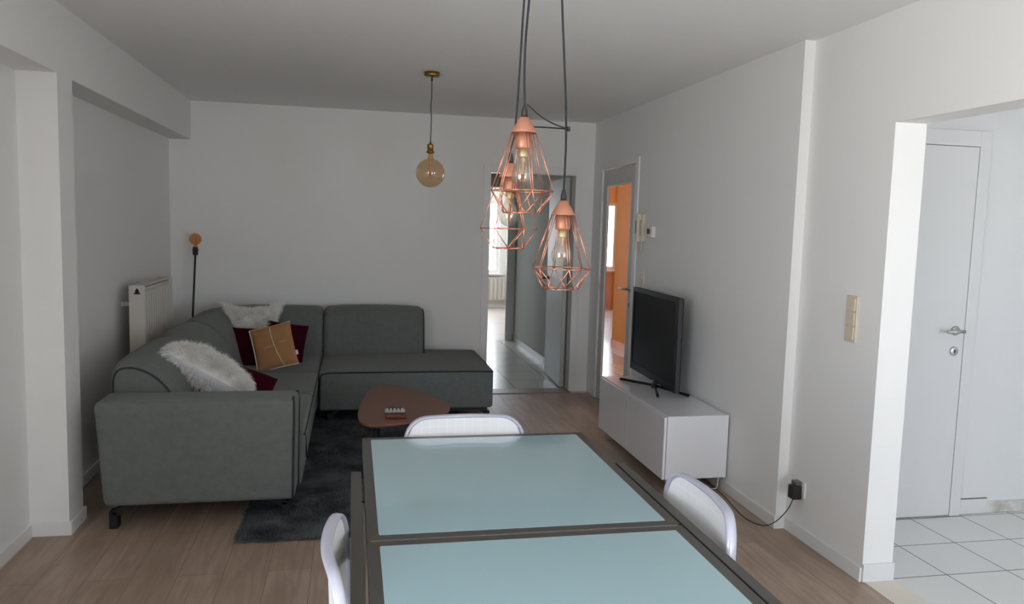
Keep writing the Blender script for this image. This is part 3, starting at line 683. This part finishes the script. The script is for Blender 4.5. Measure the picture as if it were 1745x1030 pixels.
# ------------------------------------------------------------------ cage pendants
RC = .083
def make_cage():
    p = thing('cage_pendant_lamp', '', 'pendant lamp', (0, 0, 0))   # origin: centre of the wide ring
    zc0, zc1 = .148, .187
    bm = bmesh.new(); lathe(bm, [(0, zc0+.002), (.030, zc0+.002), (.033, zc0), (.033, zc0+.003), (.012, zc1), (.008, zc1+.002), (0, zc1+.002)], n=28); obj('cap', bm, COPPERC, p, True)
    bm = bmesh.new(); lathe(bm, [(0, zc0+.002), (.021, zc0+.001), (.021, zc0-.036), (.019, zc0-.040), (0, zc0-.040)], n=24); obj('socket', bm, COPPERC, p, True)
    bm = bmesh.new(); rw = .0015
    A = [Vector((RC*math.cos(PI/6+k*PI/3), RC*math.sin(PI/6+k*PI/3), 0)) for k in range(6)]
    rb_ = RC*.60
    Bv = [Vector((rb_*math.cos(k*PI/3+PI/3), rb_*math.sin(k*PI/3+PI/3), -.057)) for k in range(6)]
    T = [Vector((.031*math.cos(PI/6+k*PI/3), .031*math.sin(PI/6+k*PI/3), zc0+.001)) for k in range(6)]
    for k in range(6):
        tube(bm, [A[k], A[(k+1) % 6]], rw, 6); tube(bm, [Bv[k], Bv[(k+1) % 6]], rw, 6)
        for d_ in (-.0042, .0042):
            t = Vector((-A[k].y, A[k].x, 0)).normalized()*d_; tube(bm, [T[k]+t, A[k]+t*.6], rw*.75, 6)
        tube(bm, [A[k], Bv[k]], rw, 6); tube(bm, [A[(k+1) % 6], Bv[k]], rw, 6)
    obj('wire_cage', bm, COPPER, p, True)
    zb = zc0-.040
    bm = bmesh.new(); lathe(bm, [(0, zb), (.0125, zb), (.0125, zb-.020), (.0115, zb-.022), (0, zb-.022)], n=20); obj('bulb_base', bm, BRASSL, p, True)
    prof = [(.012, zb-.018), (.0125, zb-.026), (.016, zb-.036), (.024, zb-.050), (.0285, zb-.062), (.0295, zb-.072), (.027, zb-.084), (.020, zb-.094), (.010, zb-.100), (0, zb-.1015)]
    bm = bmesh.new(); lathe(bm, prof, n=28); b = obj('bulb', bm, CLEARG, p, True)
    bm = bmesh.new()
    tube(bm, [(.0, 0, zb-.02), (0, 0, zb-.045)], .003, 6)
    for k in range(6):
        a = k*PI/3; a2 = a+PI/6; tube(bm, [(.009*math.cos(a), .009*math.sin(a), zb-.045), (.007*math.cos(a2), .007*math.sin(a2), zb-.084)], .0007, 4)
    obj('filament', bm, FILAM, b)
    bm = bmesh.new(); lathe(bm, [(0, zc1+.002), (.0085, zc1+.002), (.0085, zc1+.014), (.005, zc1+.030), (.003, zc1+.034), (0, zc1+.034)], n=16); obj('strain_relief', bm, BLACK, p, True)
    return p
cg0 = make_cage()
# x, y, z of the ring centre, cord bend, ceiling point
cages = [(.432, 2.00, 1.668, [(.428, 2.005, 2.01), (.440, 2.02, 2.16)], (.47, 2.03), 'upper copper wire cage pendant with clear bulb, nearest of the three', .1, 1.0),
         (.447, 2.24, 1.568, [(.452, 2.20, 1.86), (.449, 2.15, 2.04), (.443, 2.10, 2.18)], (.455, 2.05), 'copper wire cage pendant with clear bulb, partly hidden behind the upper one', .35, 1.0),
         (.574, 2.11, 1.462, [(.575, 2.105, 1.85), (.555, 2.08, 2.02), (.537, 2.06, 2.175)], (.51, 2.03), 'lowest copper wire cage pendant with clear bulb, right of the other two', .0, .985)]
cage_roots = [cg0, copy_tree(cg0), copy_tree(cg0)]
for i, (x, y, z, mid, tp, lb, rz, sc) in enumerate(cages):
    o = cage_roots[i]
    o.location = (x, y, z); o['label'] = lb; o['group'] = 'copper cage pendants over the dining table'
    for c in o.children: c.rotation_euler = (0, 0, rz)
    pts = smoothpts([(0, 0, .218)]+[(a-x, b-y, c-z) for a, b, c in mid]+[(tp[0]-x, tp[1]-y, 2.505-z)], 2)
    bm = bmesh.new(); tube(bm, pts, .0030, 8); obj('cord', bm, CORD, o, True)
bm = bmesh.new(); lathe(bm, [(0, 0), (.09, 0), (.09, .02), (.085, .043), (0, .043)], n=32)
tag(obj('ceiling_canopy', bm, BLACK, smooth=True, loc=(.475, 2.03, 2.505)), 'black ceiling rose the cage pendants hang from', 'ceiling rose')
# tie cord with clamp between pendants
tie = thing('tie_cord', 'thin dark cord tying the hanging lamp cables together', 'cord', (.574, 2.10, 1.838))
bm = bmesh.new(); P0 = Vector((.580-.574, 2.105-2.10, 1.846-1.838))
tube(bm, smoothpts([(.440-.574, 2.004-2.10, 1.890-1.838), (.485-.574, 2.03-2.10, 1.862-1.838), (.535-.574, 2.07-2.10, 1.850-1.838), P0], 2), .0020, 6)
tube(bm, smoothpts([(.466-.574, 2.20-2.10, 1.858-1.838), (.52-.574, 2.15-2.10, 1.853-1.838), P0], 2), .0020, 6)
obj('loop', bm, CORD, tie, True)
bm = bmesh.new(); lathe(bm, [(0, -.006), (.0048, -.006), (.0048, .006), (0, .006)], P0, 12); obj('clamp', bm, BLACK, tie, True)

# ------------------------------------------------------------------ globe pendant
gp = thing('globe_pendant_lamp', 'amber glass globe bulb hanging on a black cord from a brass rose', 'pendant lamp', (.498, 5.18, 0))
bm = bmesh.new(); lathe(bm, [(0, 2.55), (.050, 2.55), (.050, 2.528), (.047, 2.523), (0, 2.523)], n=32); obj('ceiling_rose', bm, BRASS, gp, True)
bm = bmesh.new(); tube(bm, smoothpts([(0, 0, 2.52), (.001, 0, 2.38), (-.005, 0, 2.33), (.002, 0, 2.27), (-.002, 0, 2.10)], 2), .0032, 8); tube(bm, [(0, 0, 2.527), (0, 0, 2.495)], .006, 8); obj('cord', bm, BLACK, gp, True)
bm = bmesh.new(); lathe(bm, [(0, 2.112), (.005, 2.108), (.008, 2.092), (.018, 2.090), (.022, 2.084), (.020, 2.08), (.020, 2.045), (.026, 2.042), (.026, 2.034), (.018, 2.030), (0, 2.030)], (-.002, 0, 0), 24); obj('socket', bm, BRASS, gp, True)
R_ = .094; zc = 1.903
prof = [(.016, 2.032), (.017, 2.008)]+[(R_*math.sin(a), zc+R_*math.cos(a)) for a in [PI*k/24 for k in range(2, 25)]]
bm = bmesh.new(); lathe(bm, prof, n=40); gb = obj('globe_bulb', bm, AMBERG, gp, True)
bm = bmesh.new(); tube(bm, [(0, 0, 2.02), (0, 0, 1.93)], .004, 6); tube(bm, [(.012*math.cos(k*1.3), .012*math.sin(k*1.3), 1.97-.0018*k) for k in range(60)], .0008, 4); obj('filament', bm, FILAM, gb)

# ------------------------------------------------------------------ floor lamp
fl = thing('floor_lamp', 'slim black floor lamp with a bare amber bulb behind the sofa corner', 'lamp', (-1.335, 6.975, 0))
bm = bmesh.new(); lathe(bm, [(0, 0), (.085, 0), (.085, .012), (.02, .018), (0, .02)], n=28); obj('base', bm, DMETAL, fl, True)
bm = bmesh.new(); tube(bm, [(0, 0, .015), (.014, 0, .74), (.040, 0, 1.255)], .0085, 10); obj('pole', bm, BLACK, fl, True)
bm = bmesh.new(); lathe(bm, [(0, 1.25), (.020, 1.25), (.022, 1.262), (.022, 1.285), (.026, 1.288), (.026, 1.297), (.022, 1.300), (.022, 1.318), (0, 1.318)], (.041, 0, 0), 20); obj('socket', bm, BLACK, fl, True)
bm = bmesh.new(); lathe(bm, [(.014, 1.316), (.015, 1.335)]+[(.050*math.sin(a), 1.385-.0+.050*-math.cos(a)) for a in [PI*k/18 for k in range(2, 19)]], (.042, 0, 0), 28); b = obj('bulb', bm, glassmat('deep amber bulb glass', (.90, .62, .40, 1)), fl, True)
bm = bmesh.new(); tube(bm, [(.042+.006*math.cos(k), .006*math.sin(k), 1.34+.0014*k) for k in range(40)], .0014, 4); obj('filament', bm, FILAM, b)

# ------------------------------------------------------------------ living room radiator
lr = thing('radiator', 'white panel radiator on the left wall behind the sofa', 'radiator', (-1.43, 5.47, .46), PI/2)
radiator(lr, .80, .655, .10, 12)
bm = bmesh.new(); prism(bm, [(-.021, -.012), (.021, -.012), (.009, .006), (.013, .009), (0, .027), (-.013, .009), (-.009, .006)], 0, .004)
bmesh.ops.rotate(bm, verts=bm.verts, matrix=Matrix.Rotation(PI/2, 3, 'X'), cent=(0, 0, 0)); bmesh.ops.rotate(bm, verts=bm.verts, matrix=Matrix.Rotation(-PI/2, 3, 'Z'), cent=(0, 0, 0))
bmesh.ops.translate(bm, verts=bm.verts, vec=(-.001, -.052, .61)); obj('air_vent', bm, DMETAL, lr)
for xa in (.16, .60): obj('wall_bracket', B((xa, xa+.02, 0, .092, .50, .53)), RADM, lr)
bm = bmesh.new(); tube(bm, [(.03, .03, -.455), (.03, .03, .02), (.03, -.0, .03)], .009, 8); obj('pipe', bm, RADM, lr, True)

# ------------------------------------------------------------------ tv bench
tb = thing('tv_bench', 'white gloss television bench on chrome sled legs along the right wall', 'tv bench', (1.81, 4.22, 0))
bw, bl = .41, 1.225
obj('carcass', B((.020, bw, .0, bl, .098, .48)), BENCHM, tb, bevel=.002)
obj('door', B((0, .016, .001, bl/2-.0015, .098, .474)), BENCHM, tb, bevel=.0015); obj('door', B((0, .016, bl/2+.0015, bl-.001, .098, .474)), BENCHM, tb, bevel=.0015)
for yy in (.05, bl-.06):
    bm = bmesh.new(); tube(bm, smoothpts([(.05, yy, .098), (.05, yy, .02), (.06, yy, .009), (.375, yy, .009), (.385, yy, .02), (.385, yy, .098)], 2), .008, 8); obj('leg', bm, CHROME, tb, True)

# ------------------------------------------------------------------ television
PA, PB = Vector((2.075, 5.53, 0)), Vector((2.045, 4.62, 0))       # far and near lower corners
tz0, tz1 = .528, 1.143
dv = (PA-PB); tl = dv.length
tv = thing('television', 'black flat screen television on a four-footed stand on the white bench', 'television', (PB.x, PB.y, .48), math.atan2(dv.y, dv.x))
# local: x along screen from near to far; screen faces +y (towards room)
tv_h0, tv_h1 = tz0-.48, tz1-.48
obj('housing', B((0, tl, -.030, 0, tv_h0, tv_h1)), TVBEZ, tv, bevel=.004)
for xa in (-.006, tl-.001): obj('edge_trim', B((xa, xa+.007, -.022, .004, tv_h0, tv_h1)), TVEDGE, tv, bevel=.002)
obj('bezel', B((0, .05, 0, .005, tv_h0, tv_h1), (tl-.03, tl, 0, .005, tv_h0, tv_h1), (.05, tl-.03, 0, .005, tv_h0, tv_h0+.05), (.05, tl-.03, 0, .005, tv_h1-.03, tv_h1)), TVBEZ, tv)
obj('screen', B((.05, tl-.03, 0, .002, tv_h0+.05, tv_h1-.03)), TVSCR, tv)
c_ = tv.location; ang = tv.rotation_euler.z
def w2l(x, y):
    dx, dy = x-c_.x, y-c_.y; return (dx*math.cos(-ang)-dy*math.sin(-ang), dx*math.sin(-ang)+dy*math.cos(-ang))
cx_, cy_ = w2l(2.045, 5.0)
bm = bmesh.new(); lathe(bm, [(0, .005), (.022, .005), (.018, .03), (.012, .06), (0, .06)], (cx_, cy_-.01, 0), 16); stand = obj('stand', bm, BLACK, tv, True)
for fx, fy in ((1.915, 5.30), (1.970, 4.725), (2.185, 4.72), (2.19, 5.28)):
    a = w2l(fx, fy); bm = bmesh.new(); tube(bm, [(cx_, cy_-.01, .022), (a[0]*.9+cx_*.1, a[1]*.9+cy_*.1, .011), (a[0], a[1], .009)], .009, 8); obj('stand_foot', bm, TVBEZ, tv, True)

# ------------------------------------------------------------------ wall devices
ic = thing('intercom_handset', 'cream intercom handset with curly cord beside the glass door', 'intercom', (XR, 5.80, 1.585))
obj('back_plate', B((-.028, 0, -.045, .045, -.105, .105)), CREAM, ic, bevel=.004)
bm = B((-.062, -.040, -.025, .030, -.11, .11)); box(bm, -.046, -.026, -.025, .030, .06, .11); box(bm, -.046, -.026, -.025, .030, -.11, -.06); obj('handset', bm, CREAM, ic, bevel=.005)
obj('speaker_slot', B((-.0640, -.0615, .0, .012, -.045, .055)), mat('olive slot', (.12, .11, .07, 1), .6), ic)
bm = bmesh.new(); tube(bm, smoothpts([(-.05, .015, -.108), (-.048, .020, -.17), (-.03, 0, -.215), (-.018, -.025, -.17), (-.015, -.025, -.104)], 3), .0045, 8); obj('cord', bm, CREAM, ic, True)
th = thing('thermostat', 'small white wall thermostat with black display right of the intercom', 'thermostat', (XR, 5.60, 1.556))
obj('body', B((-.030, 0, -.055, .045, -.042, .042)), WPLAST, th, bevel=.004); obj('display', B((-.0315, -.0295, -.018, .042, -.016, .022)), BLACK, th)
sw = thing('light_switch', 'small double light switch just above the television edge', 'switch', (XR, 5.77, 1.175))
obj('frame', B((-.010, 0, -.04, .04, -.075, .075)), CREAM, sw, bevel=.002)
for z in (-.035, .035): obj('rocker', B((-.014, -.009, -.027, .027, z-.027, z+.027)), CREAM, sw, bevel=.002)
s3_ = thing('triple_light_switch', 'cream triple light switch beside the kitchen opening', 'switch', (XR2, 3.218, 1.188))
obj('frame', B((-.011, 0, -.041, .041, -.108, .108)), CREAM, s3_, bevel=.003)
for z in (-.066, 0, .066):
    o = obj('rocker', B((-.0165, -.010, -.030, .030, -.030, .030)), CREAM, s3_, bevel=.0025); o.location = (0, 0, z); o.rotation_euler = (0, .05, 0)
so = thing('wall_socket', 'white wall socket near the floor by the wall corner', 'socket', (XR2, 3.535, .262))
obj('plate', B((-.010, 0, -.040, .040, -.042, .042)), WPLAST, so, bevel=.003)
bm = bmesh.new(); lathe(bm, [(0, -.0105), (.021, -.0105), (.022, -.0125), (.024, -.0125), (.024, -.009), (0, -.009)], axis='x', n=20); obj('socket_ring', bm, WPLAST, so)
pa = thing('power_adapter', 'black plug-in power adapter with a long thin black cable', 'power adapter', (XR2-.013, 3.535, .262))
obj('adapter_body', B((-.050, 0, -.026, .026, -.050, .020)), BLACK, pa, bevel=.004)
obj('adapter_top', B((-.036, 0, -.022, .022, .022, .044)), FROST, pa, bevel=.003)
pts = [(2.245, 3.535, .208), (2.235, 3.56, .14), (2.205, 3.62, .05), (2.17, 3.68, .006), (2.13, 3.80, .0045), (2.155, 3.98, .0045), (2.185, 4.15, .0045), (2.20, 4.35, .0045), (2.19, 4.7, .0045), (2.20, 4.9, .0045)]
bm = bmesh.new(); tube(bm, [p-Vector((XR2-.013, 3.535, .262)) for p in smoothpts(pts, 2)], .0026, 8); obj('cable', bm, BLACK, pa, True)
